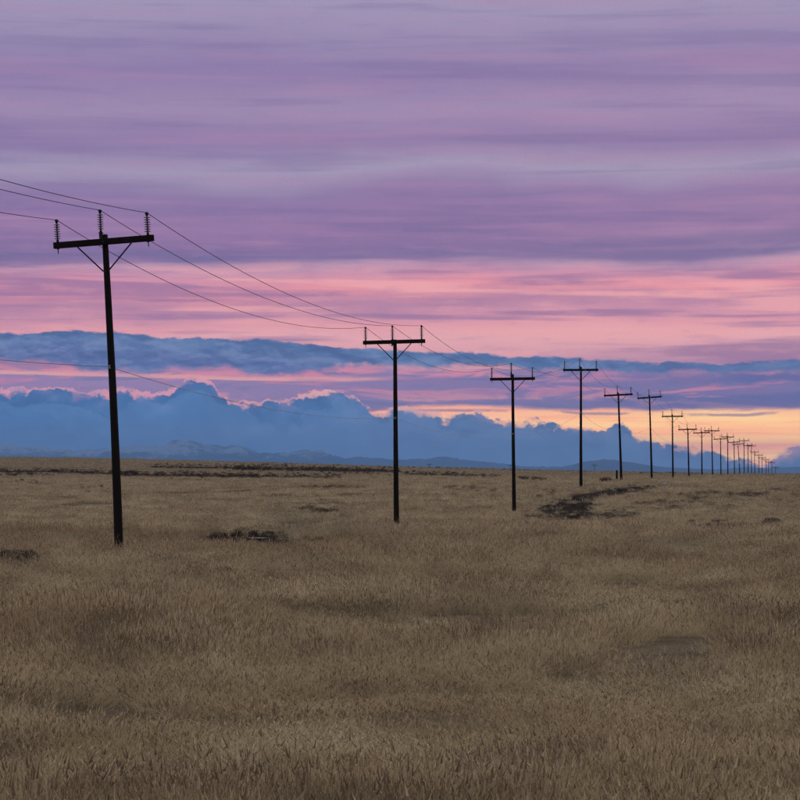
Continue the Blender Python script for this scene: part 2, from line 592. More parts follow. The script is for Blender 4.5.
def make_grass(name, tone=1.15):
    m, gg, o = new_mat(name)
    P = worldpos(gg)
    oi = gg.nt.nodes.new('ShaderNodeObjectInfo')
    rnd = oi.outputs['Random']
    big = gg.noise(P, .035, 2, .55)
    mid = gg.noise(P, .22, 3, .6)
    patch = gg.noise(P, .42, 3, .6)
    k = gg.add(gg.add(gg.mul(big, .55), gg.mul(mid, .45)), gg.mul(gg.sub(rnd, .5), .20))

    def c(r, g_, b): return (r * tone, g_ * tone, b * tone, 1)
    col = gg.ramp(k, [(.28, c(.200, .140, .072)), (.40, c(.330, .240, .125)), (.47, c(.480, .375, .205)), (.54, c(.560, .460, .265)),
                      (.62, c(.400, .350, .205)), (.74, c(.260, .225, .135))])
    red = gg.noise(P, .06, 2, .5, .4)
    col = gg.mix(gg.ss(red, .54, .68, 0, .55), col, c(.330, .190, .105))
    col = gg.mix(gg.ss(red, .46, .34, 0, .55), col, c(.285, .285, .190))
    col = gg.mix(gg.ss(patch, .49, .64, 0, .80), col, c(.125, .090, .054))
    col = gg.mix(gg.ss(patch, .47, .33, 0, .70), col, c(.700, .590, .370))
    col = gg.mix(gg.ss(rnd, .72, .92, 0, .6), col, c(.125, .092, .056))
    sp = gg.nt.nodes.new('ShaderNodeSeparateXYZ')
    gg.nt.links.new(P, sp.inputs[0])
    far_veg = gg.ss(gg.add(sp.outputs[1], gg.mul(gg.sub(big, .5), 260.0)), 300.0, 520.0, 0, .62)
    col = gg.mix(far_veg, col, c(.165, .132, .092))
    u_ = gg.nt.nodes.new('ShaderNodeUVMap')
    s = gg.nt.nodes.new('ShaderNodeSeparateXYZ')
    gg.nt.links.new(u_.outputs[0], s.inputs[0])
    # x: which blade, y: along the blade from root to tip
    col = gg.mix(gg.ss(s.outputs[0], .30, .75, 0, .75, 'LINEAR'), col, c(.66, .56, .36))
    col = gg.mix(gg.ss(s.outputs[0], .16, .11, 0, .7), col, c(.10, .072, .045))
    d = gg.nt.nodes.new('ShaderNodeBsdfDiffuse')
    t = gg.nt.nodes.new('ShaderNodeBsdfTranslucent')
    gg.put(d.inputs[0], col); gg.put(t.inputs[0], col)
    mx = gg.nt.nodes.new('ShaderNodeMixShader')
    mx.inputs[0].default_value = .3
    gg.nt.links.new(d.outputs[0], mx.inputs[1]); gg.nt.links.new(t.outputs[0], mx.inputs[2])
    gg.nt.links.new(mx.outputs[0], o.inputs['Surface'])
    return m


M_GRASS = make_grass('dry_grass')


def make_leaf(name, a, b):
    m, gg, o = new_mat(name)
    oi = gg.nt.nodes.new('ShaderNodeObjectInfo')
    n = gg.noise(worldpos(gg), 6, 4, .6)
    principled(gg, o, gg.mix(gg.ss(gg.add(gg.mul(n, .7), gg.mul(oi.outputs['Random'], .3)), .3, .7), a, b), .9, spec=.1)
    return m


M_SAGE = make_leaf('sagebrush_leaf', (.026, .021, .016, 1), (.090, .072, .050, 1))
M_WEED = make_leaf('weed_leaf', (.080, .060, .038, 1), (.200, .155, .098, 1))
M_RUST = make_leaf('russet_brush', (.050, .028, .017, 1), (.125, .072, .044, 1))
M_TWIG = make_leaf('twig', (.030, .022, .016, 1), (.06, .045, .033, 1))


# ------------------------------------------------------------------ the land
KR = np.array([(0, 0), (70, 0), (115, -.19), (150, -.32), (166, -.22), (206, 1.72), (252, 1.86), (297, 1.82), (342, 1.76), (388, 2.02), (480, 2.10),
               (700, 2.30), (820, 2.60), (960, 1.3), (1070, -.6), (1500, -4), (4000, -12), (60000, -12)], float)
KL = np.array([(0, 0), (70, 0), (115, -.15), (161, -.20), (206, .18), (300, .98), (380, 1.65), (450, 2.15), (470, 2.75), (560, 3.4), (760, 6.9),
               (900, 9.2), (1000, 9.5), (1150, 8.0), (1500, 2), (4000, -12), (60000, -12)], float)
KT = np.array([(-1500, 1.0), (-400, 1.08), (0, 1.0), (130, .91), (250, .74), (400, .49), (480, .37), (560, .25), (640, .15), (700, .07), (800, 0.0), (1600, .1), (2500, .2)], float)


def smooth_interp(x, K):
    # monotone-ish smoothing: average of three shifted linear interpolations in log distance
    s = 0
    for k in (.95, .975, 1.0, 1.025, 1.05):
        s = s + np.interp(x * k, K[:, 0], K[:, 1])
    return s / 5


MUD = [  # strokes seen as dark bare ground: x0, y0, x1, y1, half height at both ends
    (186, 536, 230, 537, 2.6, 6.0), (230, 538, 292, 538.5, 7.5, 6.5), (292, 539, 332, 539, 4.2, 1.6),
    (-90, 557, 30, 558, 6.5, 5.8), (30, 558, 68, 557, 4.6, 1.6), (132, 543, 152, 543, 2.2, 2.2),
    (545, 509, 586, 501, 8.0, 11.0), (560, 499, 606, 491.5, 4.0, 5.2), (600, 491.5, 640, 485.5, 4.6, 3.0), (640, 485, 670, 483.6, 2.2, 1.0),
    (520, 516, 560, 514, 1.0, 3.2), (560, 514.5, 640, 512, 4.6, 2.4), (636, 505, 690, 503, 1.0, .8),
    (692, 525, 740, 526, 3.2, 2.6), (762, 525, 786, 526, 2.4, 2.4), (690, 496, 760, 494, .9, .6), (90, 489, 110, 489, .8, .8),
    (-80, 470.6, 60, 471.2, 1.2, 1.4), (60, 471.4, 130, 473.6, 1.3, 1.0), (125, 474.6, 250, 475.6, 1.2, 1.5), (250, 475.8, 345, 476.8, 1.3, .6),
    (150, 466.4, 262, 467.4, .8, 1.2), (235, 467.6, 330, 468.8, 1.6, 2.2), (330, 469, 400, 470.4, 2.0, 1.2), (405, 473.4, 468, 475, 1.0, .8)]


def base_z(X, Y):
    r = np.hypot(X, Y)
    a = np.arctan2(X, Y)
    px = 400 + F * np.clip(a, -1.0, 1.0)
    t = np.interp(px, KT[:, 0], KT[:, 1])
    t = t * np.clip((3.1416 - np.abs(a)) / 2.0, 0, 1) ** .5
    z = smooth_interp(r, KR) * (1 - t) + smooth_interp(r, KL) * t
    fade = np.clip((r - 8) / 30, 0, 1) * np.clip((3000 - r) / 2000, 0, 1)
    z = z + fade * ((fbm(X / 8, Y / 8, 3, 3) - .5) * .52 + (fbm(X / 40, Y / 40, 5, 2) - .5) * .30 * np.clip((r - 40) / 60, 0, 1))
    return z


def mud_at(X, Y):
    z = base_z(X, Y)
    px, py = proj(X, Y, z + .20)
    px = px + (fbm(X / 3, Y / 6, 21, 3) - .5) * 16
    py = py + (fbm(X / 1.6, Y / 4, 22, 4) - .5) * np.clip((py - 470) * .22, 1.2, 7.0)
    m = np.zeros_like(px)
    for x0, y0, x1, y1, h0, h1 in MUD:
        t = np.clip(((px - x0) * (x1 - x0) + (py - y0) * (y1 - y0) * 4) / ((x1 - x0) ** 2 + 4 * (y1 - y0) ** 2 + 1e-6), 0, 1)
        h = h0 + (h1 - h0) * t
        ddx = np.clip(np.abs(px - (x0 + (x1 - x0) * t)) / 6, 0, 9)
        d = np.hypot((py - (y0 + (y1 - y0) * t)) / h, ddx)
        m = np.maximum(m, np.clip(1.5 - d, 0, 1))
    return np.where((Y > 20) & (np.abs(X) < .35 * np.abs(Y)), m, 0)


def soil_z(X, Y):
    m = mud_at(X, Y)
    r = np.hypot(X, Y)
    return base_z(X, Y) - m * np.where(r < 120, .06, .22)


def gz(x, y):
    return float(soil_z(np.array([x]), np.array([y]))[0])


RR = np.geomspace(20, 1400, 2200)


def hit(x, y, lift=.0):
    """where the view ray through pixel x, y meets the land"""
    d = at(x, y, 1.0) - Vector((0, 0, EYE))
    X, Y = d.x * RR, d.y * RR
    Z = EYE + d.z * RR
    s = base_z(X, Y) + lift
    k = np.argmax(s >= Z)
    if s[k] < Z[k]:
        return None
    return Vector((X[k], Y[k], gz(X[k], Y[k])))


rad = np.concatenate([[0.0], np.geomspace(1.5, 11, 10)[:-1], np.geomspace(11, 1250, 430), np.geomspace(1290, 56000, 46)])
fa = np.linspace(-.27, .27, 430)
ba = np.linspace(.27, 2 * math.pi - .27, 74)[1:-1]
ang = np.concatenate([fa, ba])
A_, R_ = np.meshgrid(ang, rad)
GX, GY = R_ * np.sin(A_), R_ * np.cos(A_)
GM = mud_at(GX.ravel(), GY.ravel())
GZ = soil_z(GX.ravel(), GY.ravel())
nr, na = A_.shape
gi = np.arange(nr * na).reshape(nr, na)
q0 = gi[:-1, :]; q1 = gi[1:, :]
faces = np.stack([q0, q1, np.roll(q1, -1, 1), np.roll(q0, -1, 1)], -1).reshape(-1, 4)


def grid_obj(name, V, Fc, mat):
    me = bpy.data.meshes.new(name)
    me.vertices.add(len(V)); me.vertices.foreach_set('co', np.asarray(V, np.float32).ravel())
    me.loops.add(Fc.size); me.loops.foreach_set('vertex_index', Fc.ravel().astype(np.int32))
    me.polygons.add(len(Fc)); me.polygons.foreach_set('loop_start', np.arange(0, Fc.size, 4, dtype=np.int32))
    me.update(calc_edges=True)
    me.validate()
    me.polygons.foreach_set('use_smooth', [True] * len(me.polygons))
    me.materials.append(mat)
    o = bpy.data.objects.new(name, me)
    COL.objects.link(o)
    return o


ground = grid_obj('ground', np.stack([GX.ravel(), GY.ravel(), GZ], -1), faces[:, ::-1], M_GROUND)
ml = ground.data.attributes.new('mud', 'FLOAT', 'POINT')
ml.data.foreach_set('value', GM.astype(np.float32))
tag(ground, 'open steppe ground of dry thatch and dark soil', kind='structure')


# ------------------------------------------------------------------ far mountains
def make_mountain_mat(name, snow0, snow1):
    m, gg, o = new_mat(name)
    P = worldpos(gg)
    s = gg.nt.nodes.new('ShaderNodeSeparateXYZ')
    gg.nt.links.new(P, s.inputs[0])
    n = gg.noise(P, .0050, 5, .65)
    n2 = gg.noise(P, .0008, 4, .5)
    ge = gg.nt.nodes.new('ShaderNodeNewGeometry')
    sn = gg.nt.nodes.new('ShaderNodeSeparateXYZ')
    gg.nt.links.new(ge.outputs['Normal'], sn.inputs[0])
    snow = gg.add(gg.mul(gg.sub(n, .5), 1.3), gg.add(gg.ss(s.outputs[2], snow0, snow1, -.55, .35), gg.mul(gg.sub(n2, .5), 1.2)))
    c = gg.mix(gg.ss(n, .3, .7), (.025, .030, .040, 1), (.055, .056, .062, 1))
    c = gg.mix(gg.ss(snow, .04, .36, 0, .55), c, (.48, .54, .64, 1))
    principled(gg, o, c, .9, spec=.1)
    return m


def range_obj(name, D, depth, prof, x0, x1, nx, ny, rug, seed, mat, label):
    P = np.array(prof, float)
    xs = np.linspace(x0, x1, nx)
    ts = np.linspace(0, 1, ny)
    XX, TT = np.meshgrid(xs, ts)
    top = np.interp(XX, P[:, 0], 476 - P[:, 1]) / F * D + EYE
    Y = D - depth * .5 + depth * TT
    X = (XX - 400) / F * D
    e = np.sin(np.pi * np.clip(TT, 0, 1)) ** 1.1
    rid = 1 - np.abs(2 * fbm(X / (D * .012), Y / (D * .022), seed, 6, .55) - 1)
    rid2 = 1 - np.abs(2 * fbm(X / (D * .004), Y / (D * .008), seed + 9, 4, .55) - 1)
    Z = -40 + (top + 40) * e * (1 - rug + rug * (rid * 1.0 + .75 * (rid2 - .5)))
    V = np.stack([X.ravel(), Y.ravel(), Z.ravel()], -1)
    gi = np.arange(nx * ny).reshape(ny, nx)
    Fc = np.stack([gi[:-1, :-1], gi[:-1, 1:], gi[1:, 1:], gi[1:, :-1]], -1).reshape(-1, 4)
    o = grid_obj(name, V, Fc, mat)
    tag(o, label, kind='structure')
    return Z.max()


M_MTN = make_mountain_mat('snowy_rock', 60, 520)
M_HILL = make_mountain_mat('bare_hill_rock', 150, 700)
zmax = range_obj('mountains', 42000, 9000, [(-900, 452), (-300, 446), (-120, 440), (0, 446), (40, 449), (70, 452), (100, 452), (130, 449), (160, 449), (182, 443), (192, 443), (205, 446), (225, 450),
                 (240, 448), (262, 455), (285, 455), (305, 452), (320, 453), (345, 459), (370, 459), (395, 462), (430, 460), (445, 458), (470, 462), (520, 467), (700, 470), (900, 466), (1300, 455), (1700, 450)],
                 -900, 1700, 900, 70, .42, 40, M_MTN, 'hazy blue snow-streaked mountains beyond the plain on the left')
zm2 = range_obj('hills', 37000, 6000, [(-400, 476), (520, 476), (555, 469), (590, 461), (605, 459), (625, 462), (655, 467), (690, 469), (722, 472), (740, 467), (760, 468), (785, 472), (830, 473), (900, 468), (1300, 466)],
                -400, 1300, 500, 40, .22, 70, M_HILL, 'low dark blue hills on the horizon behind the pole line')
ZTOP = max(zmax, zm2)

# ------------------------------------------------------------------ utility poles
ARM_HALF = 1.515
# seen for each pole: x and y of the arm's middle, x of the foot, tilt of the arm against the shaft, extra height of the middle insulator
POLES = [
    (1, 104.5, 242, 119.0, .012, .18, 'nearest and tallest wooden utility pole, leaning left, far left of the line'),
    (2, 394.5, 342, 397.0, .004, .02, 'second nearest utility pole, upright, just left of the middle of the photo'),
    (3, 512.8, 379, 514.2, .000, .30, 'third nearest utility pole, standing just left of the dark creek bed'),
    (4, 580.8, 370, 581.2, -.004, .24, 'fourth nearest utility pole, tall, standing on the rise behind the dark creek bed'),
    (5, 618.4, 395, 621.2, .018, .18, 'fifth nearest utility pole, leaning left beside the short dark post'),
    (6, 649.6, 397.5, 651.6, .050, .24, 'sixth nearest utility pole, with tilted crossarm and pale stones at its foot'),
    (7, 672.5, 416.4, 673.0, .0, .24, 'seventh nearest utility pole, next after the one with stones at its foot'),
    (8, 687.7, 429.4, 689.0, .0, .16, 'eighth utility pole from the left, a low one'),
    (9, 701.6, 432.8, 702.0, .02, .20, 'ninth utility pole from the left, overlapping arms with its taller right neighbour'),
    (10, 711.8, 430.8, 712.6, -.01, .22, 'tenth utility pole from the left, taller than both its neighbours'),
    (11, 720.6, 439.0, 721.0, .03, .1, 'eleventh utility pole from the left in the receding line'),
    (12, 727.6, 437.0, 728.0, -.02, .3, 'twelfth utility pole from the left in the receding line'),
    (13, 734.0, 442.2, 734.6, .03, .1, 'thirteenth utility pole from the left in the receding line'),
    (14, 738.0, 444.2, 739.8, .04, .1, 'fourteenth utility pole from the left, leaning left'),
    (15, 744.0, 440.6, 744.2, -.02, .2, 'fifteenth utility pole from the left, rising above its neighbours'),
    (16, 748.0, 445.4, 748.2, .03, .1, 'sixteenth utility pole from the left in the receding line'),
    (17, 751.4, 446.0, 751.6, -.02, .2, 'seventeenth utility pole from the left in the receding line'),
    (18, 754.6, 452.0, 754.8, .02, .1, 'eighteenth utility pole from the left in the receding line'),
    (19, 758.8, 455.2, 759.0, .0, .1, 'nineteenth utility pole from the left in the receding line'),
    (20, 762.0, 457.8, 762.2, .02, .1, 'twentieth utility pole from the left in the receding line'),
    (21, 766.0, 459.6, 766.0, -.02, .1, 'twenty-first utility pole from the left in the receding line'),
    (22, 768.6, 461.8, 768.6, .02, .1, 'third from the end of the visible row of utility poles'),
    (23, 771.8, 462.6, 771.9, .0, .1, 'last clearly visible utility pole before the vanishing point'),
    (24, 775.6, 467.4, 775.6, .0, .1, 'tiny farthest utility pole, barely above the grass at the end of the line'),
]
SPAN = 45.4
LINE_A = math.atan(417 / F)


def shaft_mesh(h_top, seed, bend=0.0, n=14):
    rg = random.Random(seed)
    m = MB()
    rows = 16
    ph = [rg.uniform(0, 6.28) for _ in range(4)]
    z0 = -1.2
    for k in range(rows + 1):
        t = k / rows
        z = z0 + (h_top - z0) * t
        r = .142 + (.086 - .142) * t
        cx = .018 * math.sin(3.0 * t + ph[0]) + bend * math.sin(math.pi * t)
        cy = .018 * math.sin(2.4 * t + ph[1])
        for i in range(n):
            a = 2 * math.pi * i / n
            rr = r * (1 + .025 * math.sin(3 * a + ph[2] + 2 * t) + .018 * rg.uniform(-1, 1))
            m.v.append((cx + rr * math.cos(a), cy + rr * math.sin(a), z))
    for k in range(rows):
        for i in range(n):
            j = (i + 1) % n
            m.f.append((k * n + i, k * n + j, k * n + n + j, k * n + n + i))
    # roof-cut top
    top = rows * n
    m.v.append((m.v[top][0] - .086, m.v[top][1], h_top + .018))
    c = len(m.v) - 1
    for i in range(n):
        m.f.append((top + i, top + (i + 1) % n, c))
    m.f.append(tuple(reversed(range(n))))
    return m.mesh('post', M_POST, True)


arm_me = MB().box((0, 0, 0), (2 * ARM_HALF, .115, .185), .012).mesh('crossarm', M_ARM)
brace_me = {s: MB().bar((s * .82, -.0, -.085), (s * .07, .0, -.86), .042, .012).mesh('brace', M_STEEL) for s in (-1, 1)}
prof = [(.034, .0), (.036, .03)]
core_me = MB().lathe([(.040, 0), (.040, .06), (.026, .07), (.024, .56), (.040, .57), (.044, .60), (.030, .625)], n=12).mesh('insulator', M_PORC, True)
sh = MB()
for k in range(7):
    zz = .11 + k * .068
    sh.lathe([(.028, zz + .020), (.090, zz), (.094, zz - .010), (.028, zz + .002)], n=14)
shed_me = sh.mesh('sheds', M_SHED, True)
clamp_me = MB().lathe([(.022, 0), (.060, .006), (.062, .03), (.030, .045), (.028, .06)], n=10).mesh('wire_clamp', M_STEEL, True)
pin_me = MB().lathe([(.045, -.185 / 2 - .008), (.045, -.185 / 2 - .022), (.016, -.185 / 2 - .024), (.014, -.25)][::-1], n=8).mesh('mounting_pin', M_STEEL)
bracket_me = MB().box((0, 0, 0), (.10, .05, .30), 0).box((0, 0, .14), (.12, .09, .03), 0).mesh('top_bracket', M_STEEL)
spool_me = MB().lathe([(.045, -.05), (.048, -.035), (.026, -.012), (.026, .012), (.048, .035), (.045, .05)], n=10).mesh('neutral_spool', M_SHED, True)
bolt_me = MB().lathe([(.030, 0), (.030, .018), (.014, .019), (.014, .05)], n=6, axis='y').mesh('bolt', M_STEEL)


def make_pole(n, base, height, rz, lean, armtilt, extra, label, group, fwd=0.0, bend=0.0):
    root = bpy.data.objects.new('utility_pole', None)
    COL.objects.link(root)
    root.empty_display_size = .5
    root.location = base
    root.rotation_euler = (fwd, lean, rz)
    tag(root, label, 'utility pole', group)
    link('post', shaft_mesh(height + .10 + extra * .7, n * 13 + 1, bend), root)
    ay = -.165
    arm = link('crossarm', arm_me, root, (0, ay, height), (0, -armtilt, 0))
    for s in (-1, 1):
        link('brace', brace_me[s], root, (0, ay + .068, height), (0, -armtilt, 0))
    link('bolt', bolt_me, root, (0, ay - .105, height))
    link('bolt', bolt_me, root, (0, ay - .02, height - .86))
    tops = {}
    R = Matrix.Translation((0, ay, height)) @ Euler((0, -armtilt, 0)).to_matrix().to_4x4()
    for key, x in (('L', -1.39), ('R', 1.345)):
        p = R @ Vector((x, 0, .185 / 2))
        ins = link('insulator', core_me, root, p, (0, -armtilt, 0))
        link('sheds', shed_me, ins)
        link('wire_clamp', clamp_me, ins, (0, 0, .615))
        link('mounting_pin', pin_me, ins, (0, 0, -.185 / 2))
        tops[key] = R @ Vector((x, 0, .185 / 2 + .655))
    zt = height + .05 + extra
    link('top_bracket', bracket_me, root, (-.085, ay + .05, zt - .10))
    ins = link('insulator', core_me, root, (-.085, ay + .05, zt + .055))
    link('sheds', shed_me, ins)
    link('wire_clamp', clamp_me, ins, (0, 0, .615))
    tops['M'] = Vector((-.085, ay + .05, zt + .055 + .655))
    link('neutral_spool', spool_me, root, (.02, -.19, height - 3.66))
    tops['N'] = Vector((.02, -.245, height - 3.66))
    W = Matrix.LocRotScale(Vector(base), Euler((fwd, lean, rz)), None)
    return {k: W @ p for k, p in tops.items()}


GROUP = 'utility poles along the power line'
anchors = {}
for n, xa, ya, xb, tilt_, extra, label in POLES:
    Y = (n + .54) * SPAN
    pa = at(xa, ya, Y)
    pb = at(xb, 476, Y)
    zb = gz(pb.x, Y)
    lean = math.atan((pa.x - pb.x) / (pa.z - zb))
    anchors[n] = make_pole(n, (pb.x, Y, zb), (pa.z - zb) / math.cos(lean), -LINE_A, lean, tilt_, extra, label, GROUP, random.uniform(-.006, .006), .03 if n == 1 else .0)

# the next pole this side of the first, out of the picture to the left: it carries the wires that leave the frame
Y0 = .54 * SPAN
X0 = (817 - 1100 / .54 - 400) / F * Y0
anchors[0] = make_pole(0, (X0, Y0, gz(X0, Y0)), 9.25, -LINE_A, .0, .0, .15, 'utility pole this side of the leaning one, out of frame on the left', GROUP)
# small poles of another line far behind
for i, (x, y, Yf, lab) in enumerate([(429.4, 464.4, 1420, 'tiny distant utility pole on the horizon right of the second pole'),
                                    (510.2, 465.2, 1480, 'tiny distant utility pole on the horizon just left of the third pole'),
                                    (594.5, 465.0, 1330, 'small distant utility pole on the horizon between the fourth and fifth poles')]):
    p = at(x, y, Yf)
    zb = gz(p.x, Yf)
    make_pole(60 + i, (p.x, Yf, zb), p.z - zb, .12, 0, 0, .1, lab, 'distant poles of another line')

# ------------------------------------------------------------------ wires
SAG = {'L': 1.05, 'M': .86, 'R': .90, 'N': .50}
WL = {'L': ('power_line_wire', 'dark power line wire on the left-end insulators of the crossarms'),
      'M': ('power_line_wire', 'dark power line wire on the middle insulators at the pole tops'),
      'R': ('power_line_wire', 'dark power line wire on the right-end insulators of the crossarms'),
      'N': ('neutral_wire', 'paler single wire strung below the crossarms, partway down the poles')}
for key, (nm, lab) in WL.items():
    pts = []
    ns = sorted(anchors)
    for i in ns[:-1]:
        a, b = anchors[i][key], anchors[i + 1][key]
        s = SAG[key] * (.82 if i == 0 else 1) * (1 if i < 2 else random.uniform(.92, 1.08))
        cnt = 40 if i < 3 else (20 if i < 8 else 10)
        for k in range(cnt):
            t = k / cnt
            p = a.lerp(b, t)
            p.z -= 4 * s * t * (1 - t)
            pts.append(p)
    pts.append(anchors[ns[-1]][key])
    m = MB()
    nn = 6
    for i, p in enumerate(pts):
        d = (pts[min(i + 1, len(pts) - 1)] - pts[max(i - 1, 0)]).normalized()
        s = d.cross(Vector((0, 0, 1))).normalized()
        w = s.cross(d)
        r = .0105 if key != 'N' else .0095
        for k in range(nn):
            t = 2 * math.pi * k / nn
            m.v.append(tuple(p + s * (r * math.cos(t)) + w * (r * math.sin(t))))
    for i in range(len(pts) - 1):
        for k in range(nn):
            j = (k + 1) % nn
            m.f.append((i * nn + k, i * nn + j, i * nn + nn + j, i * nn + nn + k))
    o = link(nm, m.mesh(nm, M_NEUTRAL if key == 'N' else M_WIRE, True))
    tag(o, lab, 'wire', 'wires of the power line')

# ------------------------------------------------------------------ grass
def lib_collection(name, objs):
    c = bpy.data.collections.new(name)      # never linked to the scene: only read by the scatter below
    for o in objs:
        c.objects.link(o)
    return c


def blades(count, spread, h0, h1, wid, seed, droop=.5, seedhead=.25, segs=2):
    rg = random.Random(seed)
    V, Fc, UV = [], [], []
    for b in range(count):
        a = rg.uniform(0, 6.283)
        r = spread * math.sqrt(rg.random())
        x, y = r * math.cos(a), r * math.sin(a)
        h = rg.uniform(h0, h1) * (1 - .35 * (r / spread) ** 2)
        out_a = a + rg.gauss(0, .8)
        lean = abs(rg.gauss(0, droop)) * h + .25 * h * r / spread
        ox, oy = math.cos(out_a) * lean, math.sin(out_a) * lean
        wa = rg.uniform(0, 3.1416)
        w = wid * rg.uniform(.6, 1.4)
        wx, wy = math.cos(wa) * w / 2, math.sin(wa) * w / 2
        n = len(V)
        q = rg.random()
        for k in range(segs + 1):
            t = k / segs
            px, py, pz = x + ox * t ** 1.8, y + oy * t ** 1.8, h * (t - .12 * t * t * min(1, lean / h * 2))
            f = (1 - .55 * t)
            if k == segs:
                V.append((px, py, pz)); UV.append((q, 1))
            else:
                V.append((px - wx * f, py - wy * f, pz)); V.append((px + wx * f, py + wy * f, pz)); UV += [(q, t), (q, t)]
        for k in range(segs - 1):
            Fc.append((n + 2 * k, n + 2 * k + 1, n + 2 * k + 3, n + 2 * k + 2))
        Fc.append((n + 2 * segs - 2, n + 2 * segs - 1, n + 2 * segs))
        if rg.random() < seedhead:      # a nodding seed head
            tx, ty, tz = V[-1]
            n = len(V)
            L = rg.uniform(.03, .06); s = w * 1.4
            V += [(tx - s, ty, tz - L * .3), (tx + s, ty, tz - L * .3), (tx + ox * .12, ty + oy * .12, tz + L)]
            UV += [(q * .5, 1)] * 3
            Fc.append((n, n + 1, n + 2))
    me = bpy.data.meshes.new('tuft')
    me.from_pydata(V, [], Fc)
    me.update()
    ul = me.uv_layers.new(name='UVMap')
    idx = [l.vertex_index for l in me.loops]
    ul.data.foreach_set('uv', [c for i in idx for c in UV[i]])
    me.materials.append(M_GRASS)
    return bpy.data.objects.new('tuft', me)


near_lib = lib_collection('near_tufts', [blades(104, .22, .14, .34, .0046, 100 + i, 1.05) for i in range(6)] +
                          [blades(64, .15, .22, .46, .0046, 120 + i, .8, .5) for i in range(3)])
far_lib = lib_collection('far_tufts', [blades(54, .32, .16, .34, .013, 200 + i, 1.0, .1) for i in range(6)])


def scatter(name, lib, P, rot, scl, idx):
    me = bpy.data.meshes.new(name)
    me.vertices.add(len(P))
    me.vertices.foreach_set('co', np.asarray(P, np.float32).ravel())
    for nm, ty, arr, key in (('rot', 'FLOAT_VECTOR', rot, 'vector'), ('scl', 'FLOAT_VECTOR', scl, 'vector'), ('pick', 'INT', idx, 'value')):
        a = me.attributes.new(nm, ty, 'POINT')
        a.data.foreach_set(key, np.asarray(arr).ravel().astype(np.int32 if ty == 'INT' else np.float32))
    o = bpy.data.objects.new(name, me)
    COL.objects.link(o)
    nt = bpy.data.node_groups.new(name + '_scatter', 'GeometryNodeTree')
    nt.interface.new_socket('Geometry', in_out='INPUT', socket_type='NodeSocketGeometry')
    nt.interface.new_socket('Geometry', in_out='OUTPUT', socket_type='NodeSocketGeometry')
    gi_ = nt.nodes.new('NodeGroupInput'); go_ = nt.nodes.new('NodeGroupOutput')
    ip = nt.nodes.new('GeometryNodeInstanceOnPoints')
    ci = nt.nodes.new('GeometryNodeCollectionInfo')
    ci.inputs['Collection'].default_value = lib
    ci.inputs['Separate Children'].default_value = True
    ci.inputs['Reset Children'].default_value = True
    ip.inputs['Pick Instance'].default_value = True

    def named(n, dt):
        q = nt.nodes.new('GeometryNodeInputNamedAttribute')
        q.data_type = dt
        q.inputs['Name'].default_value = n
        return q.outputs['Attribute']
    L = nt.links.new
    L(gi_.outputs[0], ip.inputs['Points'])
    L(ci.outputs[0], ip.inputs['Instance'])
    L(named('pick', 'INT'), ip.inputs['Instance Index'])
    L(named('rot', 'FLOAT_VECTOR'), ip.inputs['Rotation'])
    L(named('scl', 'FLOAT_VECTOR'), ip.inputs['Scale'])
    L(ip.outputs[0], go_.inputs[0])
    md = o.modifiers.new('scatter', 'NODES')
    md.node_group = nt
    return o


def sample_field(bands, half=.238):
    XS, YS, SS = [], [], []
    for r0, r1, dens, sc in bands:
        n = int(half * (r1 * r1 - r0 * r0) * dens)
        r = np.sqrt(RNG.uniform(r0 * r0, r1 * r1, n))
        a = RNG.uniform(-half, half, n)
        XS.append(r * np.sin(a)); YS.append(r * np.cos(a)); SS.append(np.full(n, sc))
    return np.concatenate(XS), np.concatenate(YS), np.concatenate(SS)


def grow(name, lib, nlib, bands, label, height=1.0):
    X, Y, S = sample_field(bands)
    m = mud_at(X, Y)
    cover = fbm(X / 2.5, Y / 2.5, 31, 3)            # bare gaps and hollows
    keep = (RNG.random(len(X)) > np.minimum(m * 1.6, .94)) & (cover > .30 + .12 * RNG.random(len(X)))
    X, Y, S, cover = X[keep], Y[keep], S[keep], cover[keep]
    n = len(X)
    Z = soil_z(X, Y) - .02
    tall = np.clip(.95 + 1.9 * (fbm(X / 5, Y / 5, 33, 3) - .5) + .6 * (fbm(X / 24, Y / 24, 35, 2) - .5), .35, 1.7)
    tall = tall * (.62 + .76 * RNG.random(n)) * height
    sxy = S * (.85 + .4 * RNG.random(n))
    scl = np.stack([sxy, sxy, tall * (.6 + .4 * S)], -1)
    rot = np.stack([RNG.normal(0, .07, n), RNG.normal(0, .07, n), RNG.uniform(0, 6.283, n)], -1)
    o = scatter(name, lib, np.stack([X, Y, Z], -1), rot, scl, RNG.integers(0, nlib, n))
    tag(o, label, 'grass', kind='stuff')
    return n


n1 = grow('dry_grass', near_lib, 9, [(5, 24, 46, 1.0), (24, 48, 34, 1.0), (48, 92, 17, 1.1)], 'dry golden brown grass covering the near plain')
n2 = grow('distant_dry_grass', far_lib, 6, [(92, 170, 7.5, 1.0), (170, 320, 2.6, 1.25), (320, 620, .75, 1.7), (620, 1000, .26, 2.3)],
          'dry brown grass on the far plain up to the horizon')

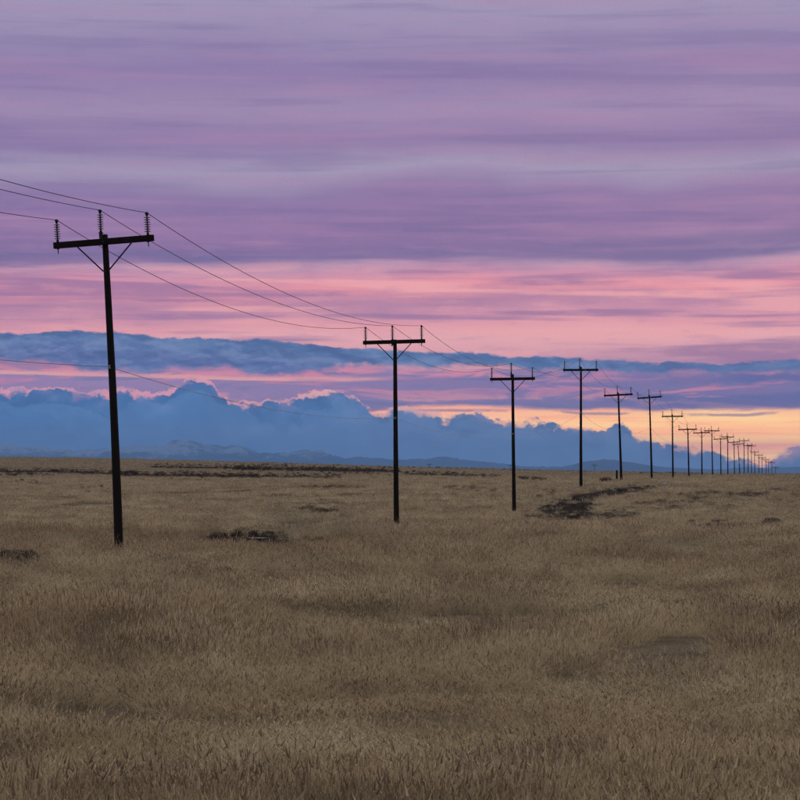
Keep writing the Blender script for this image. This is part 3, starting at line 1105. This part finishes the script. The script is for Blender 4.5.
# ------------------------------------------------------------------ brush
def brush_mesh(seed, mat, n_leaf=260, w=.5, h=.55):
    rg = random.Random(seed)
    V, Fc = [], []
    for k in range(n_leaf):
        a = rg.uniform(0, 6.283); e = rg.random() ** .6
        r = w * (.25 + .75 * rg.random() ** .5) * (1 - .35 * e) * (.8 + .35 * math.sin(3 * a + seed))
        c = Vector((r * math.cos(a), r * math.sin(a), h * e * (.7 + .45 * rg.random())))
        d1 = Vector((rg.gauss(0, 1), rg.gauss(0, 1), rg.gauss(.8, .8))).normalized() * rg.uniform(.05, .13)
        d2 = d1.cross(Vector((rg.gauss(0, 1), rg.gauss(0, 1), rg.gauss(0, 1)))).normalized() * rg.uniform(.012, .03)
        i = len(V)
        V += [c - d1 * .4 - d2, c - d1 * .4 + d2, c + d1 + d2 * .3]
        Fc.append((i, i + 1, i + 2))
    me = bpy.data.meshes.new('foliage')
    me.from_pydata([tuple(p) for p in V], [], Fc)
    me.update(); me.materials.append(mat)
    return me


def stem_mesh(seed, w=.5, h=.55):
    rg = random.Random(seed)
    m = MB()
    for k in range(9):
        a = rg.uniform(0, 6.283); r = w * rg.uniform(.2, .7)
        m.bar((0, .01 * k - .04, -.05), (r * math.cos(a), r * math.sin(a), h * rg.uniform(.5, .95)), .018, .018)
    return m.mesh('stems', M_TWIG)


brush_lib = lib_collection('brush_kinds', [bpy.data.objects.new('brush', brush_mesh(300 + i, M_SAGE, 150)) for i in range(4)])
BANDS = [(-60, 470.3, 60, 470.8, 1.0, 240), (60, 471.4, 140, 473.2, 1.0, 160), (120, 474.2, 260, 475.6, 1.1, 300), (240, 475.8, 340, 476.6, .8, 150),
         (-40, 474.5, 60, 475.0, .7, 60), (150, 466.2, 262, 467.4, 1.3, 230), (235, 467.2, 390, 469.6, 2.2, 560), (300, 470, 400, 471.6, 1.0, 160),
         (405, 473, 470, 475, .9, 110), (440, 475.6, 500, 476.6, .6, 60), (408, 466.9, 500, 469.6, .25, 60), (500, 469.8, 720, 473.2, .35, 210),
         (640, 472.9, 705, 473.6, .4, 120), (520, 479.2, 546, 480.2, .5, 20)]
BP = []
for x0, y0, x1, y1, th, cnt in BANDS:
    for k in range(int(cnt * 1.7)):
        t = random.random()
        p = hit(x0 + (x1 - x0) * t, y0 + (y1 - y0) * t + random.gauss(0, th * 1.1), .1)
        if p is not None and p.length < 1300:
            BP.append(p)
nb = len(BP)
bs = RNG.uniform(.3, 1.0, nb) ** 1.3 * .95
o = scatter('sagebrush', brush_lib, [tuple(p) for p in BP], np.stack([np.zeros(nb), np.zeros(nb), RNG.uniform(0, 6.28, nb)], -1),
            np.stack([bs * 1.5, bs * 1.5, bs], -1), RNG.integers(0, 4, nb))
tag(o, 'dark sagebrush in long strips along the far edge of the plain', 'brush', kind='stuff')

WEEDS = [(150, 531, 215, 532, 1.5, 110, .31), (205, 530.0, 300, 531.0, 1.8, 250, .27), (270, 535, 322, 536, 1.6, 60, .22), (196, 534.5, 226, 535, 1.0, 40, .2), (296, 533, 338, 534, 1.2, 40, .24),
         (-80, 551, 40, 552, 1.8, 300, .38), (30, 552, 68, 552, 1.0, 60, .32), (128, 541, 156, 542, 1.0, 26, .30),
         (536, 496, 560, 494, 1.5, 14, .45), (525, 514, 640, 511, 1.8, 80, .38), (540, 502, 590, 500, 4.0, 36, .32), (600, 490, 668, 482.5, 1.2, 44, .36),
         (690, 521, 740, 522, 1.2, 50, .30), (762, 521, 784, 522, 1.0, 20, .30), (636, 503, 700, 501, 1.0, 50, .40),
         (298, 486, 365, 487.5, .8, 60, .45), (300, 507, 345, 512, 1.6, 70, .38), (205, 500, 242, 501, .7, 30, .36), (60, 487, 120, 488, .7, 40, .40),
         (470, 490, 500, 491, .7, 24, .45), (680, 494, 770, 493, .7, 60, .45), (0, 482, 40, 482, .8, 30, .45), (440, 487, 476, 487, .6, 24, .4),
         (200, 585, 250, 590, 2.2, 16, .30), (520, 555, 600, 558, 2.0, 26, .28), (380, 566, 420, 568, 1.5, 14, .28), (600, 600, 690, 606, 4.0, 30, .25), (60, 600, 110, 604, 3.0, 16, .25),
         (106, 546, 132, 548, .8, 26, .26), (388, 523, 406, 524, .5, 16, .28), (506, 511, 522, 512, .4, 12, .3)]
weed_lib = lib_collection('weed_kinds', [bpy.data.objects.new('weed', brush_mesh(340 + i, M_WEED, 150)) for i in range(4)])
for nm, lib, part, lab in (('dark_weeds', brush_lib, WEEDS[:14], 'low dark weeds in the ditches and the creek bed'),
                           ('brown_weeds', weed_lib, WEEDS[14:], 'low brown weeds scattered in patches through the field')):
    WP, WS = [], []
    for x0, y0, x1, y1, th, cnt, sc in part:
        for k in range(int(cnt * .55)):
            t = random.random()
            p = hit(x0 + (x1 - x0) * t, y0 + (y1 - y0) * t + random.gauss(0, th), .14)
            if p is not None:
                WP.append(p); WS.append(sc * random.uniform(.55, 1.3))
    WS = np.array(WS); nw = len(WP)
    o = scatter(nm, lib, [tuple(p) for p in WP], np.stack([np.zeros(nw), np.zeros(nw), RNG.uniform(0, 6.28, nw)], -1),
                np.stack([WS * 1.5, WS * 1.5, WS * 1.0], -1), RNG.integers(0, 4, nw))
    tag(o, lab, 'weeds', kind='stuff')

fol = {k: brush_mesh(400 + k, M_RUST if k < 2 else M_SAGE, 420) for k in range(4)}
stm = {k: stem_mesh(450 + k) for k in range(4)}
SHRUBS = [(606, 482.5, 1.5, .9, 0, 'low russet shrub on the rise between the fourth and fifth poles'),
          (772, 524, .95, .65, 1, 'low russet shrub in the grass near the right edge'),
          (325, 514, .75, .6, 0, 'russet shrub in mid field left of the second pole'),
          (34, 482, 1.0, .7, 1, 'larger of the two small shrubs far off near the left edge'),
          (22, 481, .7, .6, 0, 'smaller of the two small shrubs far off near the left edge'),
          (101, 487.5, .8, .6, 1, 'small shrub just left of the leaning pole, far off'),
          (226, 577, .45, .45, 2, 'small dark weedy bush in the near grass below the puddles'),
          (143, 541, .38, .45, 3, 'small dark bush right beside the foot of the leaning pole')]
for x, y, sw, shh, k, lab in SHRUBS:
    p = hit(x, y, .05)
    root = bpy.data.objects.new('shrub', None)
    COL.objects.link(root)
    root.location = p
    root.scale = (sw * 1.2, sw * 1.2, shh)
    root.rotation_euler = (0, 0, random.uniform(0, 6))
    tag(root, lab, 'shrub', 'single shrubs in the grass')
    link('foliage', fol[k], root)
    link('stems', stm[k], root)

# ------------------------------------------------------------------ short post, stones, puddles
pp = at(616.9, 480.5, 252)
pz = gz(pp.x, 252)
hh = at(616.9, 470.2, 252).z - pz
m = MB().lathe([(.105, -.4), (.108, .1), (.104, hh * .5), (.100, hh - .05), (.085, hh - .01), (.04, hh)], n=12)
o = link('wooden_post', m.mesh('wooden_post', M_POST, True))
o.location = (pp.x, 252, pz)
o.rotation_euler = (.01, -.012, 0)
tag(o, 'short dark wooden post beside the fifth pole', 'post')


def stone_mesh(seed):
    rg = random.Random(seed)
    import bmesh
    bm = bmesh.new()
    bmesh.ops.create_icosphere(bm, subdivisions=2, radius=1.0)
    ax = [Vector((rg.gauss(0, 1), rg.gauss(0, 1), rg.gauss(0, 1))).normalized() for _ in range(9)]
    cut = [rg.uniform(.6, .9) for _ in ax]
    for q in bm.verts:
        for n_, c_ in zip(ax, cut):
            d = q.co.dot(n_)
            if d > c_:
                q.co -= n_ * (d - c_)
    me = bpy.data.meshes.new('stone')
    bm.to_mesh(me); bm.free()
    me.materials.append(M_STONE)
    return me


for i, (x, y, w, h_, lab) in enumerate([(651.5, 483.4, .20, .14, 'pale stone at the foot of the sixth pole, leftmost of three'),
                                       (660.8, 483.8, .20, .14, 'pale stone right of the sixth pole, middle of three'),
                                       (664.6, 484.0, .30, .18, 'largest pale stone right of the sixth pole, rightmost of three')]):
    p = hit(x, y, .1)
    o = link('stone', stone_mesh(70 + i), None, (p.x, p.y, p.z + h_ * .45), (0, 0, i * 1.3))
    o.scale = (w, w * .8, h_)
    tag(o, lab, 'stone', 'pale stones by the sixth pole')


def make_water():
    mt, gg, o = new_mat('pale_frozen_water')
    n = gg.noise(worldpos(gg), 3.0, 3, .5)
    principled(gg, o, gg.mix(gg.ss(n, .4, .6), (.08, .09, .11, 1), (.26, .28, .32, 1)), .30, n, .1, spec=.5, bdist=.01)
    return mt


M_WATER = make_water()
for x, y, w, d, nm in ((236, 535.6, .24, .5, 0), (257, 539.2, .28, .55, 1)):
    p = hit(x, y, -.05)
    zz = p.z + .05
    V = [(0, 0, 0)]
    for k in range(28):
        a = 2 * math.pi * k / 28
        rr = 1 + .28 * math.sin(2 * a + nm * 2) + .22 * math.sin(5 * a + nm) + .1 * math.sin(9 * a)
        V.append((w * rr * math.cos(a), d * rr * math.sin(a), 0))
    Fc = [(0, k + 1, (k + 1) % 28 + 1) for k in range(28)]
    o = obj('puddle_water', V, Fc, M_WATER)
    o.location = (p.x, p.y, zz)
    tag(o, ['small pale puddle in the ditch, the farther of two', 'small pale puddle in the ditch, the nearer of two'][nm], kind='structure')

# ------------------------------------------------------------------ haze
hz, gg, ho = new_mat('haze')
pv = hz.node_tree.nodes.new('ShaderNodeVolumePrincipled')
pv.inputs['Color'].default_value = (.26, .56, 1.0, 1)
pv.inputs['Density'].default_value = HAZE
pv.inputs['Anisotropy'].default_value = 0.0
hz.node_tree.links.new(pv.outputs[0], ho.inputs['Volume'])
ztop, zbot, hw = ZTOP + 60, -45.0, 60000.0
hb = MB().box((0, 0, (ztop + zbot) / 2), (2 * hw, 2 * hw, ztop - zbot)).mesh('haze', hz)
haze = link('haze', hb)
tag(haze, 'thin blue evening haze over the plain', kind='stuff')
